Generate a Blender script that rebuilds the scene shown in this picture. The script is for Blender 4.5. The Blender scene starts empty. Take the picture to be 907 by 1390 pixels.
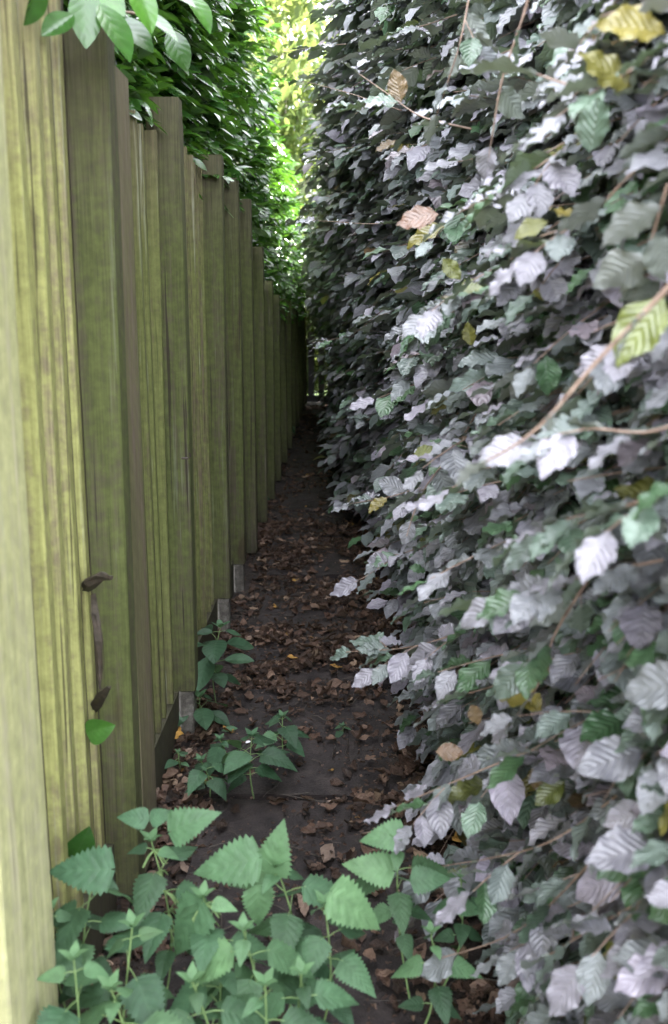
import bpy, math
import numpy as np
from mathutils import Vector
rad = math.radians
scene = bpy.context.scene

# ------------------------------------------------------------------ camera
EYE = np.array([0.0, 0.0, 1.45])
FPX, CX, CY = 1250.0, 453.5, 650.0            # focal length and optical centre in photo pixels (907 x 1390)
PITCH, YAW = rad(10.4), rad(0.3)
cd = bpy.data.cameras.new('camera'); cam = bpy.data.objects.new('camera', cd)
scene.collection.objects.link(cam); scene.camera = cam
cam.location = EYE
cam.rotation_euler = (math.pi/2 - PITCH, 0, YAW)
cd.lens = FPX/1390*36; cd.sensor_width = 36
cd.shift_y = -45/1390; cd.shift_x = 0
cd.clip_start = 0.05; cd.clip_end = 1000
cd.dof.use_dof = True; cd.dof.focus_distance = 3.3; cd.dof.aperture_fstop = 3.6

# ------------------------------------------------------------------ light
SUN_EL, SUN_AZ = 41.0, 60.0                   # azimuth: degrees from +Y towards +X
w = bpy.data.worlds.new('World'); scene.world = w; w.use_nodes = True
nt = w.node_tree
bg = nt.nodes['Background']; sky = nt.nodes.new('ShaderNodeTexSky')
sky.sky_type = 'NISHITA'; sky.sun_disc = False
sky.sun_elevation = rad(SUN_EL); sky.sun_rotation = rad(SUN_AZ)
sky.dust_density = 2.5; sky.ozone_density = 1.0
# broken cloud: soft white patches over the clear sky
wtc = nt.nodes.new('ShaderNodeTexCoord'); wn = nt.nodes.new('ShaderNodeTexNoise'); wn.inputs['Scale'].default_value = 2.2
wn.inputs['Detail'].default_value = 5; nt.links.new(wtc.outputs['Generated'], wn.inputs['Vector'])
wr = nt.nodes.new('ShaderNodeMapRange'); wr.inputs[1].default_value = .30; wr.inputs[2].default_value = .55; wr.inputs[3].default_value = .45; wr.inputs[4].default_value = .95
nt.links.new(wn.outputs[0], wr.inputs[0])
wm = nt.nodes.new('ShaderNodeMix'); wm.data_type = 'RGBA'; wm.inputs[7].default_value = (5.0, 5.15, 5.5, 1)
nt.links.new(wr.outputs[0], wm.inputs[0]); nt.links.new(sky.outputs[0], wm.inputs[6])
nt.links.new(wm.outputs[2], bg.inputs[0]); bg.inputs[1].default_value = 0.15
sd = bpy.data.lights.new('sun', 'SUN'); sun = bpy.data.objects.new('sun', sd)
scene.collection.objects.link(sun); sd.energy = 3.5; sd.angle = rad(0.6); sd.color = (1, .95, .86)
dv = Vector((math.sin(rad(SUN_AZ))*math.cos(rad(SUN_EL)), math.cos(rad(SUN_AZ))*math.cos(rad(SUN_EL)), math.sin(rad(SUN_EL))))
sun.rotation_euler = dv.to_track_quat('Z', 'Y').to_euler()
sun.location = (6, 8, 14)
scene.view_settings.view_transform = 'Standard'; scene.view_settings.look = 'None'
scene.view_settings.gamma = 1; scene.view_settings.use_curve_mapping = False
scene.view_settings.exposure = 3.68
scene.cycles.use_denoising = True
scene.cycles.max_bounces = 8; scene.cycles.transparent_max_bounces = 8
scene.cycles.sample_clamp_indirect = 8

# ------------------------------------------------------------------ pixel -> world
_cp, _sp, _cyw, _syw = math.cos(PITCH), math.sin(PITCH), math.cos(YAW), math.sin(YAW)
def ray(px, py):
    a = (px-CX)/FPX; b = -(py-CY)/FPX
    # camera looks along +Y tilted down
    x, y, z = a, _cp + b*_sp, -_sp + b*_cp
    return np.array([x*_cyw - y*_syw, x*_syw + y*_cyw, z])
def atY(px, py, Y):
    r = ray(px, py); return EYE + r*(Y-EYE[1])/r[1]
def atX(px, py, X):
    r = ray(px, py); return EYE + r*(X-EYE[0])/r[0]
def atZ(px, py, Z=0.0):
    r = ray(px, py); return EYE + r*(Z-EYE[2])/r[2]

# ------------------------------------------------------------------ object helpers
def tag(o, label=None, cat=None, group=None, kind=None):
    if label: o['label'] = label
    if cat: o['category'] = cat
    if group: o['group'] = group
    if kind: o['kind'] = kind
    return o
def empty(name, loc, label, cat, group=None):
    o = bpy.data.objects.new(name, None); scene.collection.objects.link(o)
    o.location = loc; o.empty_display_size = .1
    return tag(o, label, cat, group)
def link(name, me, mat, parent=None, origin=None):
    """parts are modelled in world space; origin moves the mesh into its parent's space"""
    o = bpy.data.objects.new(name, me); scene.collection.objects.link(o)
    if isinstance(mat, (list, tuple)):
        for m in mat: me.materials.append(m)
    elif mat: me.materials.append(mat)
    if parent is not None:
        o.parent = parent
        p = parent; off = np.zeros(3)
        while p is not None:
            off += np.array(p.location); p = p.parent
        if len(me.vertices):
            co = np.empty(len(me.vertices)*3, np.float32); me.vertices.foreach_get('co', co)
            co = co.reshape(-1, 3) - off.astype(np.float32)
            me.vertices.foreach_set('co', co.ravel()); me.update()
    return o
def mesh_np(name, V, Q, UV=None, TINT=None, smooth=True, midx=None):
    """V (n,3), Q (m,4) quads; UV (m,4,2); TINT (n,3)"""
    V = np.asarray(V, np.float32); Q = np.asarray(Q, np.int32)
    me = bpy.data.meshes.new(name)
    me.vertices.add(len(V)); me.vertices.foreach_set('co', V.ravel())
    me.loops.add(Q.size); me.loops.foreach_set('vertex_index', Q.ravel())
    me.polygons.add(len(Q))
    me.polygons.foreach_set('loop_start', np.arange(0, Q.size, Q.shape[1], dtype=np.int32))
    me.polygons.foreach_set('loop_total', np.full(len(Q), Q.shape[1], np.int32))
    me.polygons.foreach_set('use_smooth', np.full(len(Q), smooth, bool))
    if midx is not None: me.polygons.foreach_set('material_index', np.asarray(midx, np.int32))
    me.update(calc_edges=True)
    if UV is not None:
        l = me.uv_layers.new(name='UVMap'); l.data.foreach_set('uv', np.asarray(UV, np.float32).ravel())
    if TINT is not None:
        a = me.attributes.new('tint', 'FLOAT_COLOR', 'POINT')
        c = np.ones((len(V), 4), np.float32); c[:, :3] = TINT
        a.data.foreach_set('color', c.ravel())
    return me
class MB:
    """collects quads"""
    def __init__(s): s.v = []; s.q = []; s.n = 0
    def add(s, V, Q):
        V = np.asarray(V, float).reshape(-1, 3); s.v.append(V); s.q.append(np.asarray(Q, int)+s.n); s.n += len(V)
    def box(s, a, b, jit=0, rs=None, skew=None):
        x0, y0, z0 = a; x1, y1, z1 = b
        V = np.array([[x0,y0,z0],[x1,y0,z0],[x1,y1,z0],[x0,y1,z0],[x0,y0,z1],[x1,y0,z1],[x1,y1,z1],[x0,y1,z1]], float)
        if jit: V += rs.uniform(-jit, jit, V.shape)
        if skew is not None: V[4:] += skew
        s.add(V, [[3,2,1,0],[4,5,6,7],[0,1,5,4],[1,2,6,5],[2,3,7,6],[3,0,4,7]])
    def tube(s, P, R, k=8):
        V, Q = tubes(np.asarray([P], float), np.asarray([R], float), k); s.add(V, Q)
    def mesh(s, name, smooth=False):
        return mesh_np(name, np.concatenate(s.v), np.concatenate(s.q), smooth=smooth)
def norm(a): return a/np.maximum(np.linalg.norm(a, axis=-1, keepdims=True), 1e-9)
def tubes(P, R, k=5):
    """P (S,n,3), R (S,n) -> closed-ended quads"""
    S, n, _ = P.shape
    T = np.gradient(P, axis=1); T = norm(T)
    ref = np.where(np.abs(T[..., 2:3]) > .9, np.array([1., 0, 0]), np.array([0., 0, 1.]))
    A = norm(np.cross(T, ref)); B = np.cross(T, A)
    an = np.arange(k)*2*math.pi/k
    V = P[:, :, None] + R[:, :, None, None]*(A[:, :, None]*np.cos(an)[:, None] + B[:, :, None]*np.sin(an)[:, None])
    V = V.reshape(-1, 3)
    i, j = np.meshgrid(np.arange(n-1), np.arange(k), indexing='ij'); i = i.ravel(); j = j.ravel(); j2 = (j+1) % k
    q = np.stack([i*k+j, i*k+j2, (i+1)*k+j2, (i+1)*k+j], 1)
    Q = (q[None]+(np.arange(S)*n*k)[:, None, None]).reshape(-1, 4)
    return V, Q

# ------------------------------------------------------------------ leaf templates
def leaf_template(kind, R, C, rs):
    """returns V (n,3) in leaf space (x across, y along 0..1, z up), Q, UV per vertex (u across 0..1, v along)"""
    u = np.linspace(0, 1, R+1)
    v = np.linspace(-1, 1, C+1)
    if kind == 'beech':   wd = .31*np.sin(math.pi*u**.86)**.9
    elif kind == 'laurel': wd = .21*np.sin(math.pi*u**.9)**.75
    elif kind == 'nettle':
        wd = .34*np.clip(u/.10, 0, 1)**.5*(1-np.clip((u-.22)/.78, 0, 1)**1.35)
    elif kind == 'ivy':   wd = .45*np.sin(math.pi*np.clip(u, 0, 1)**.6)**.8
    else:                 wd = .28*np.sin(math.pi*u**.9)**.8
    wd = np.maximum(wd, .012)
    if kind == 'nettle' and R > 12:
        tooth = np.where(np.arange(R+1) % 2 == 0, 1.11, .89)
    elif kind == 'beech' and R > 10:
        tooth = 1+.045*np.cos(np.arange(R+1)*math.pi)*(rs.uniform(.3, 1, R+1))
    else: tooth = np.ones(R+1)
    if kind == 'dead': tooth = 1+rs.uniform(-.35, .3, R+1)
    U, W = np.meshgrid(u, v, indexing='ij')
    X = W*(wd*tooth)[:, None]
    Y = U.copy()
    if kind == 'nettle' :
        Y = Y - .09*np.abs(W)**1.5*(1-U)**4 + .02*np.abs(W)   # heart-shaped base
    if kind == 'beech': Y = Y+.05*np.abs(W)*(1-U)
    fold = rs.uniform(.05, .38); curl = rs.uniform(-.12, .32); tw = rs.uniform(-.3, .3)
    if kind == 'laurel': fold = rs.uniform(.1, .45); curl = rs.uniform(-.05, .3)
    if kind == 'nettle': fold = rs.uniform(.0, .25); curl = rs.uniform(.1, .4)
    Z = fold*np.abs(X) - curl*(U-.25)**2 + tw*X*(U-.5)
    if kind == 'beech':
        Z += .045*np.abs(W)**2*np.sin(U*2*math.pi*rs.uniform(2.2, 4.2)+rs.uniform(0, 6)+np.sign(W)*rs.uniform(0, 3))
        if C >= 6: Z += .013*np.sin(2*math.pi*(U*8-np.abs(W)*2.2))*np.clip(np.abs(W)*3, 0, 1)
    if kind == 'nettle':
        Z += .006*np.sin(U*31-np.abs(W)*5)*np.clip(np.abs(W)*2, 0, 1) - .10*np.abs(W)**3*wd[:, None]
    if kind == 'dead':
        Z += rs.uniform(-.11, .11, Z.shape) + rs.uniform(-.8, 1.4)*X**2*3 + rs.uniform(0, .5)*(U-.5)**2
    V = np.stack([X, Y, Z], -1).reshape(-1, 3)
    uv = np.stack([(W+1)/2, U], -1).reshape(-1, 2)
    i, j = np.meshgrid(np.arange(R), np.arange(C), indexing='ij'); i = i.ravel(); j = j.ravel(); n = C+1
    Q = np.stack([i*n+j, i*n+j+1, (i+1)*n+j+1, (i+1)*n+j], 1)
    return V, Q, uv
_tc = {}
def templates(kind, R, C, n=12):
    key = (kind, R, C)
    if key not in _tc:
        rs = np.random.RandomState(abs(hash(kind)) % 1000 if False else sum(map(ord, kind))*7+R)
        _tc[key] = [leaf_template(kind, R, C, rs) for _ in range(n)]
    return _tc[key]
def leaves(O, D, N, L, tint, kind, R, C, seed=0):
    """arrays of leaves -> V, Q, UV, TINT"""
    T = templates(kind, R, C); rs = np.random.RandomState(seed)
    D = norm(D); Sd = norm(np.cross(D, N)); Nn = np.cross(Sd, D)
    which = rs.randint(0, len(T), len(O))
    Vs, Qs, Us, Ts = [], [], [], []; off = 0
    for t, (tv, tq, tu) in enumerate(T):
        m = np.nonzero(which == t)[0]
        if not len(m): continue
        s = L[m][:, None, None]
        V = O[m][:, None] + s*(tv[None, :, 0:1]*Sd[m][:, None] + tv[None, :, 1:2]*D[m][:, None] + tv[None, :, 2:3]*Nn[m][:, None])
        Vs.append(V.reshape(-1, 3)); n = len(tv)
        Qs.append((tq[None]+(np.arange(len(m))*n)[:, None, None]).reshape(-1, 4)+off)
        Us.append(np.broadcast_to(tu[tq][None], (len(m),)+tu[tq].shape).reshape(-1, 4, 2))
        Ts.append(np.repeat(tint[m], n, 0)); off += len(m)*n
    return np.concatenate(Vs), np.concatenate(Qs), np.concatenate(Us), np.concatenate(Ts)
def merge(parts):
    V = []; Q = []; U = []; T = []; n = 0
    for v, q, u, t in parts:
        V.append(v); Q.append(q+n); U.append(u); T.append(t); n += len(v)
    return np.concatenate(V), np.concatenate(Q), np.concatenate(U), np.concatenate(T)
def lod_mesh(name, O, D, N, L, tint, kind, near=3.0, mid=6.0, seed=0, res=((14, 6), (7, 4), (4, 2))):
    d = np.linalg.norm(O-EYE, axis=1); parts = []
    for lo, hi, (R, C) in ((-1, near, res[0]), (near, mid, res[1]), (mid, 1e9, res[2])):
        m = (d > lo) & (d <= hi)
        if m.any(): parts.append(leaves(O[m], D[m], N[m], L[m], tint[m], kind, R, C, seed))
    V, Q, U, T = merge(parts)
    return mesh_np(name, V, Q, U, T)

# ------------------------------------------------------------------ materials
def new_mat(name):
    m = bpy.data.materials.new(name); m.use_nodes = True
    nt = m.node_tree; return m, nt, nt.nodes['Principled BSDF']
class G:
    def __init__(s, nt): s.nt = nt
    def n(s, t, **k):
        o = s.nt.nodes.new(t)
        for a, b in k.items(): setattr(o, a, b)
        return o
    def l(s, a, b): s.nt.links.new(a, b)
    def val(s, i, x):
        if isinstance(x, (int, float)): i.default_value = x
        elif isinstance(x, tuple): i.default_value = x if len(x) == len(i.default_value) else x+(1,)
        else: s.l(x, i)
    def math(s, op, a, b=0.0, c=0.0, clamp=False):
        o = s.n('ShaderNodeMath', operation=op); o.use_clamp = clamp
        s.val(o.inputs[0], a); s.val(o.inputs[1], b); s.val(o.inputs[2], c); return o.outputs[0]
    def mix(s, f, a, b, mode='MIX'):
        o = s.n('ShaderNodeMix', data_type='RGBA', blend_type=mode)
        s.val(o.inputs[0], f); s.val(o.inputs[6], a); s.val(o.inputs[7], b); return o.outputs[2]
    def ramp(s, f, *st):
        o = s.n('ShaderNodeValToRGB'); e = o.color_ramp.elements
        while len(e) < len(st): e.new(.5)
        for k, (p, c) in enumerate(st):
            e[k].position = p; e[k].color = (c+(1,)) if isinstance(c, tuple) else (c, c, c, 1)
        s.l(f, o.inputs[0]); return o.outputs[0]
    def noise(s, vec, scale, det=4, rough=.55, dist=0):
        o = s.n('ShaderNodeTexNoise'); o.inputs['Scale'].default_value = scale
        o.inputs['Detail'].default_value = det; o.inputs['Roughness'].default_value = rough
        o.inputs['Distortion'].default_value = dist
        if vec is not None: s.l(vec, o.inputs['Vector'])
        return o.outputs[0]
    def mapping(s, vec, scale=(1, 1, 1), loc=(0, 0, 0)):
        o = s.n('ShaderNodeMapping'); o.inputs['Scale'].default_value = scale; o.inputs['Location'].default_value = loc
        s.l(vec, o.inputs[0]); return o.outputs[0]
    def bump(s, h, strength, dist=.002, normal=None):
        o = s.n('ShaderNodeBump'); o.inputs['Strength'].default_value = strength; o.inputs['Distance'].default_value = dist
        s.l(h, o.inputs['Height'])
        if normal is not None: s.l(normal, o.inputs['Normal'])
        return o.outputs[0]

def leaf_material(name, cols, under, veins=8, slope=2.2, rough=.38, spec=.6, trans=.22, transcol=None, vein_amt=.25,
                  coat=0.0, bumps=.6, veincol=None, spot=None):
    """cols: colour stops picked by tint.r ; tint.g brightness ; under: underside colour mix"""
    m, nt, bs = new_mat(name); g = G(nt)
    at = g.n('ShaderNodeAttribute', attribute_name='tint')
    sep = g.n('ShaderNodeSeparateColor'); g.l(at.outputs['Color'], sep.inputs[0])
    base = g.ramp(sep.outputs[0], *cols)
    br = g.math('MULTIPLY_ADD', sep.outputs[1], .7, .65)
    uv = g.n('ShaderNodeUVMap', uv_map='UVMap')
    su = g.n('ShaderNodeSeparateXYZ'); g.l(uv.outputs[0], su.inputs[0])
    a = g.math('ABSOLUTE', g.math('MULTIPLY_ADD', su.outputs[0], 2.0, -1.0))
    ph = g.math('SUBTRACT', g.math('MULTIPLY', su.outputs[1], float(veins)), g.math('MULTIPLY', a, slope))
    fr = g.math('FRACT', ph)
    tri = g.math('ABSOLUTE', g.math('MULTIPLY_ADD', fr, 2.0, -1.0))       # 1 at the vein, 0 between
    mid = g.math('SMOOTH_MIN', g.math('MULTIPLY', a, 14.0), 1.0, .2)
    vein = g.math('POWER', tri, 9.0)
    vein = g.math('MAXIMUM', vein, g.math('SUBTRACT', 1.0, mid), clamp=True)
    tc = g.n('ShaderNodeTexCoord')
    nz = g.noise(tc.outputs['Object'], 55, 3)
    nb = g.ramp(nz, (.3, .75), (.7, 1.15))
    c = g.mix(1.0, base, br, 'MULTIPLY')
    c = g.mix(1.0, c, nb, 'MULTIPLY')
    c = g.mix(g.math('MULTIPLY', vein, vein_amt), c, veincol or (.32, .30, .20))
    if spot:
        sp = g.ramp(g.noise(tc.outputs['Object'], 28, 2, .5), (.66, 0.0), (.70, 1.0))
        c = g.mix(g.math('MULTIPLY', sp, .8), c, spot)
    geo = g.n('ShaderNodeNewGeometry')
    cu = g.mix(.65, c, under)
    c2 = g.mix(geo.outputs['Backfacing'], c, cu)
    g.l(c2, bs.inputs['Base Color'])
    r = g.math('ADD', g.math('MULTIPLY', geo.outputs['Backfacing'], .2), g.math('MULTIPLY_ADD', nz, .16, rough-.08))
    g.l(r, bs.inputs['Roughness']); bs.inputs['Specular IOR Level'].default_value = spec
    bs.inputs['Coat Weight'].default_value = coat; bs.inputs['Coat Roughness'].default_value = .27
    h = g.math('ADD', g.math('MULTIPLY', g.math('POWER', tri, 1.6), -1.0), g.math('MULTIPLY', nz, .5))
    bn = g.bump(h, bumps, .0035)
    if coat: g.l(bn, bs.inputs['Coat Normal'])
    g.l(bn, bs.inputs['Normal'])
    tr = g.n('ShaderNodeBsdfTranslucent')
    tcol = g.mix(.55, c, transcol or (.25, .4, .05))
    g.l(tcol, tr.inputs[0])
    ms = g.n('ShaderNodeMixShader'); ms.inputs[0].default_value = trans
    g.l(bs.outputs[0], ms.inputs[1]); g.l(tr.outputs[0], ms.inputs[2])
    g.l(ms.outputs[0], nt.nodes['Material Output'].inputs[0])
    return m

M = {}
# copper beech: tint.r 0 = green inner leaf, .5 = grey green, .8 = lavender grey bloom plus painted sky sheen, 1 = olive/yellow, bronze
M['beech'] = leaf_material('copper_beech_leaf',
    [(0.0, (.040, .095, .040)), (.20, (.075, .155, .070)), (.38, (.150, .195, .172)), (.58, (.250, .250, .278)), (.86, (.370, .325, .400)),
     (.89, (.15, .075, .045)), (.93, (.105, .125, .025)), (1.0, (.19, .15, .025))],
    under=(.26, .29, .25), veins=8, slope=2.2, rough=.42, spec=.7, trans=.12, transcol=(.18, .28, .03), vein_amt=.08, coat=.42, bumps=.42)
M['laurel'] = leaf_material('laurel_leaf',
    [(0.0, (.014, .050, .012)), (.5, (.038, .115, .020)), (.8, (.065, .175, .024)), (1.0, (.10, .24, .03))],
    under=(.09, .17, .06), veins=6, slope=1.6, rough=.22, spec=.6, trans=.22, transcol=(.2, .5, .02), vein_amt=.05, coat=.35, bumps=.10)
M['nettle'] = leaf_material('nettle_leaf',
    [(0.0, (.022, .062, .030)), (.5, (.055, .118, .060)), (1.0, (.13, .235, .105))],
    under=(.14, .24, .13), veins=7, slope=1.8, rough=.55, spec=.4, trans=.2, transcol=(.2, .38, .08), vein_amt=.10, bumps=.22, veincol=(.2, .34, .16))
M['tree'] = leaf_material('tree_leaf',
    [(0.0, (.035, .07, .025)), (.5, (.075, .13, .04)), (1.0, (.18, .23, .08))],
    under=(.12, .2, .06), veins=5, rough=.45, spec=.4, trans=.45, transcol=(.42, .50, .14), vein_amt=.05, bumps=.1)
M['dead'] = leaf_material('dead_leaf',
    [(0.0, (.022, .014, .011)), (.3, (.052, .030, .022)), (.6, (.105, .060, .042)), (.85, (.19, .12, .085)), (.94, (.25, .18, .14)), (1.0, (.38, .21, .05))],
    under=(.15, .10, .07), veins=6, rough=.6, spec=.35, trans=.08, transcol=(.3, .15, .04), vein_amt=.2, bumps=.5, veincol=(.2, .13, .08))

def stem_mat(name, c1, c2, rough=.6):
    m, nt, bs = new_mat(name); g = G(nt); tc = g.n('ShaderNodeTexCoord')
    n = g.noise(tc.outputs['Object'], 60, 4)
    g.l(g.ramp(n, (.3, c1), (.7, c2)), bs.inputs['Base Color']); bs.inputs['Roughness'].default_value = rough
    g.l(g.bump(n, .5, .002), bs.inputs['Normal']); return m
M['twig'] = stem_mat('beech_twig', (.17, .105, .08), (.38, .27, .21), .5)
M['darkstem'] = stem_mat('dark_stem', (.03, .024, .018), (.085, .065, .05))
M['greenstem'] = stem_mat('nettle_stem', (.12, .20, .07), (.22, .32, .12))
M['bark'] = stem_mat('tree_bark', (.05, .042, .034), (.14, .12, .10))
M['bluebark'] = stem_mat('weathered_slat', (.07, .065, .07), (.14, .13, .14))

def wood_mat(name, wood1, wood2, algae, amt, pale=0.0, seed=0.0):
    m, nt, bs = new_mat(name); g = G(nt)
    tc = g.n('ShaderNodeTexCoord'); ob = tc.outputs['Object']
    oi = g.n('ShaderNodeObjectInfo')
    sh = g.n('ShaderNodeVectorMath', operation='ADD')
    cmb = g.n('ShaderNodeCombineXYZ'); g.l(g.math('MULTIPLY', oi.outputs['Random'], 9.0), cmb.inputs[2]); cmb.inputs[0].default_value = seed
    g.l(ob, sh.inputs[0]); g.l(cmb.outputs[0], sh.inputs[1]); p = sh.outputs[0]
    fine = g.noise(g.mapping(p, (190, 190, 5)), 1, 3, .65, .4)
    grain = g.noise(g.mapping(p, (48, 48, 1.3)), 1, 5, .65, 1.3)
    big = g.noise(g.mapping(p, (2.2, 1.6, .8)), 1, 4, .6)
    fl = g.noise(p, 38, 5, .65)
    strk = g.noise(g.mapping(p, (22, 22, .8)), 1, 5, .65, .6)
    wc = g.mix(grain, wood1, wood2)
    wc = g.mix(1.0, wc, g.ramp(fine, (.28, .52), (.6, 1.12)), 'MULTIPLY')
    ac = g.mix(g.ramp(fl, (.3, 0.0), (.7, 1.0)), tuple(c*.62 for c in algae), algae)
    ac = g.mix(1.0, ac, g.ramp(fine, (.25, .72), (.6, 1.08)), 'MULTIPLY')
    sz = g.n('ShaderNodeSeparateXYZ'); g.l(ob, sz.inputs[0])
    hf = g.ramp(g.math('MULTIPLY', g.math('ADD', sz.outputs[2], g.math('MULTIPLY_ADD', strk, .9, -.45)), .4), (.12, .8), (.3, 1.0), (.66, .95), (.80, .45), (.9, .2))
    f = g.math('MULTIPLY', g.ramp(g.math('ADD', g.math('MULTIPLY', strk, .7), g.math('MULTIPLY_ADD', fl, .35, g.math('MULTIPLY', big, .35))), (.50, 0.0), (.72, 1.0)), hf)
    f = g.math('MULTIPLY', f, amt, clamp=True)
    c = g.mix(f, wc, ac)
    # pale lichen streaks
    if pale:
        pl = g.ramp(g.noise(g.mapping(p, (70, 70, 1.6), (3, 0, 2)), 1, 4, .7), (.60, 0.0), (.68, 1.0))
        c = g.mix(g.math('MULTIPLY', pl, pale), c, (.42, .42, .34))
    kn = g.ramp(g.noise(g.mapping(p, (9, 9, 2.6), (5, 1, 0)), 1, 1, .4), (.74, 0.0), (.78, 1.0))
    c = g.mix(g.math('MULTIPLY', kn, .6), c, (.05, .03, .02))
    ck = g.ramp(g.noise(g.mapping(p, (60, 60, 1.1), (1, 4, 3)), 1, 2, .5, .5), (.30, 1.0), (.335, 0.0))
    c = g.mix(g.math('MULTIPLY', ck, .75), c, (.03, .022, .018))
    saw = g.n('ShaderNodeTexWave', wave_type='BANDS', bands_direction='DIAGONAL'); g.l(g.mapping(p, (1, 9, 9)), saw.inputs[0])
    saw.inputs['Scale'].default_value = 1.1; saw.inputs['Distortion'].default_value = 3; saw.inputs['Detail'].default_value = 3
    c = g.mix(1.0, c, g.ramp(saw.outputs[0], (.2, .965), (.8, 1.02)), 'MULTIPLY')
    # damp grime just above the soil
    dz = g.ramp(g.math('ADD', sz.outputs[2], g.math('MULTIPLY', fl, .22)), (.12, 1.0), (.36, 0.0))
    c = g.mix(g.math('MULTIPLY', dz, .6), c, (.045, .036, .028))
    g.l(c, bs.inputs['Base Color']); bs.inputs['Roughness'].default_value = .8
    bs.inputs['Specular IOR Level'].default_value = .25
    g.l(g.bump(g.math('ADD', grain, g.math('MULTIPLY', fine, .8)), .55, .003), bs.inputs['Normal'])
    return m
ALG = (.208, .230, .076)
M['board'] = wood_mat('algae_board', (.12, .085, .065), (.22, .165, .125), ALG, 1.0, .55)
M['post'] = wood_mat('algae_post', (.085, .065, .050), (.145, .115, .09), (.118, .136, .045), 1.05, .15, 3.0)
M['strip'] = wood_mat('brown_cover_strip', (.17, .12, .095), (.29, .22, .175), (.17, .19, .06), .6, .2, 7.0)
M['near_board'] = wood_mat('yellow_algae_board', (.20, .15, .11), (.34, .27, .20), (.46, .46, .17), 1.15, .6, 2.0)
M['board_groove_shade'] = wood_mat('painted_groove_shade', (.055, .038, .032), (.13, .092, .075), (.12, .13, .05), .25, 0, 5.0)  # dark brown painted in as the crevice shade between overlapping boards
M['pale'] = wood_mat('pale_board', (.44, .40, .27), (.58, .53, .37), (.52, .52, .25), .9, .4, 1.0)
M['gravel'] = wood_mat('damp_kickboard', (.06, .05, .04), (.12, .10, .075), (.10, .11, .045), .6, 0, 4.0)
def plain(name, stops, scale, rough=.9, bumpd=.004, bs_=.6, det=6):
    m, nt, bs = new_mat(name); g = G(nt); tc = g.n('ShaderNodeTexCoord')
    n = g.noise(tc.outputs['Object'], scale, det, .65); n2 = g.noise(tc.outputs['Object'], scale*9, 4, .6)
    c = g.ramp(n, *stops); c = g.mix(1.0, c, g.ramp(n2, (.3, .7), (.7, 1.25)), 'MULTIPLY')
    g.l(c, bs.inputs['Base Color']); bs.inputs['Roughness'].default_value = rough
    g.l(g.bump(g.math('ADD', n, g.math('MULTIPLY', n2, .4)), bs_, bumpd), bs.inputs['Normal']); return m
M['concrete'] = plain('lichened_concrete', ((.35, (.07, .062, .052)), (.55, (.15, .135, .115)), (.7, (.26, .24, .215))), 30)
M['soil'] = plain('leaf_mould_soil', ((.3, (.014, .010, .009)), (.5, (.034, .024, .020)), (.72, (.075, .054, .043))), 22, .9, .02, 1.0)
M['slab'] = plain('soiled_paving', ((.3, (.013, .009, .009)), (.5, (.028, .020, .019)), (.7, (.055, .041, .037))), 16, .8, .012, .9)
M['grass'] = plain('mown_grass', ((.3, (.035, .07, .015)), (.6, (.07, .12, .02)), (.8, (.12, .16, .035))), 12)
M['core'] = plain('hedge_gap_shade', ((.3, (.008, .012, .007)), (.6, (.018, .026, .014)), (.8, (.04, .035, .022))), 16, .95, .02, .9)  # near black: the shade of the deep gaps is put into the colour

# ------------------------------------------------------------------ ground and path
rs = np.random.RandomState(3)
def vnoise(x, y, s, seed=0):
    """cheap smooth value noise"""
    x = np.asarray(x)*s+seed*17.3; y = np.asarray(y)*s+seed*5.1
    xi = np.floor(x).astype(int); yi = np.floor(y).astype(int); fx = x-xi; fy = y-yi
    fx = fx*fx*(3-2*fx); fy = fy*fy*(3-2*fy)
    def h(a, b):
        n = (a*374761393+b*668265263+seed*1442695) & 0x7fffffff; n = (n ^ (n >> 13))*1274126177 & 0x7fffffff
        return ((n ^ (n >> 16)) & 0xffff)/65535.
    return (h(xi, yi)*(1-fx)+h(xi+1, yi)*fx)*(1-fy)+(h(xi, yi+1)*(1-fx)+h(xi+1, yi+1)*fx)*fy
def ground_z(x, y):
    near = np.clip(1.6-np.abs(np.asarray(x))/3, 0, 1)*np.clip(1.5-np.abs(np.asarray(y)-8)/14, 0, 1)
    return near*(.030*(vnoise(x, y, 3.2, 1)-.5) + .016*(vnoise(x, y, 13, 2)-.5) + .008*(vnoise(x, y, 45, 4)-.5)
                 + .05*np.clip((np.asarray(x)-.28)/.4, 0, 1))
gx = np.concatenate([[-300, -80, -30, -12, -6, -3], np.linspace(-1.5, 1.8, 210), [3, 6, 12, 30, 80, 300]])
gy = np.concatenate([[-300, -60, -15, -4], np.linspace(0, 8, 480), np.linspace(8.1, 17, 160), [20, 26, 35, 60, 120, 400]])
GX, GY = np.meshgrid(gx, gy, indexing='ij')
GV = np.stack([GX, GY, ground_z(GX, GY)], -1).reshape(-1, 3)
ni, nj = len(gx), len(gy)
i, j = np.meshgrid(np.arange(ni-1), np.arange(nj-1), indexing='ij'); i = i.ravel(); j = j.ravel()
GQ = np.stack([i*nj+j, (i+1)*nj+j, (i+1)*nj+j+1, i*nj+j+1], 1)
tag(link('ground', mesh_np('ground', GV, GQ), M['soil']), kind='structure')

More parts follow.
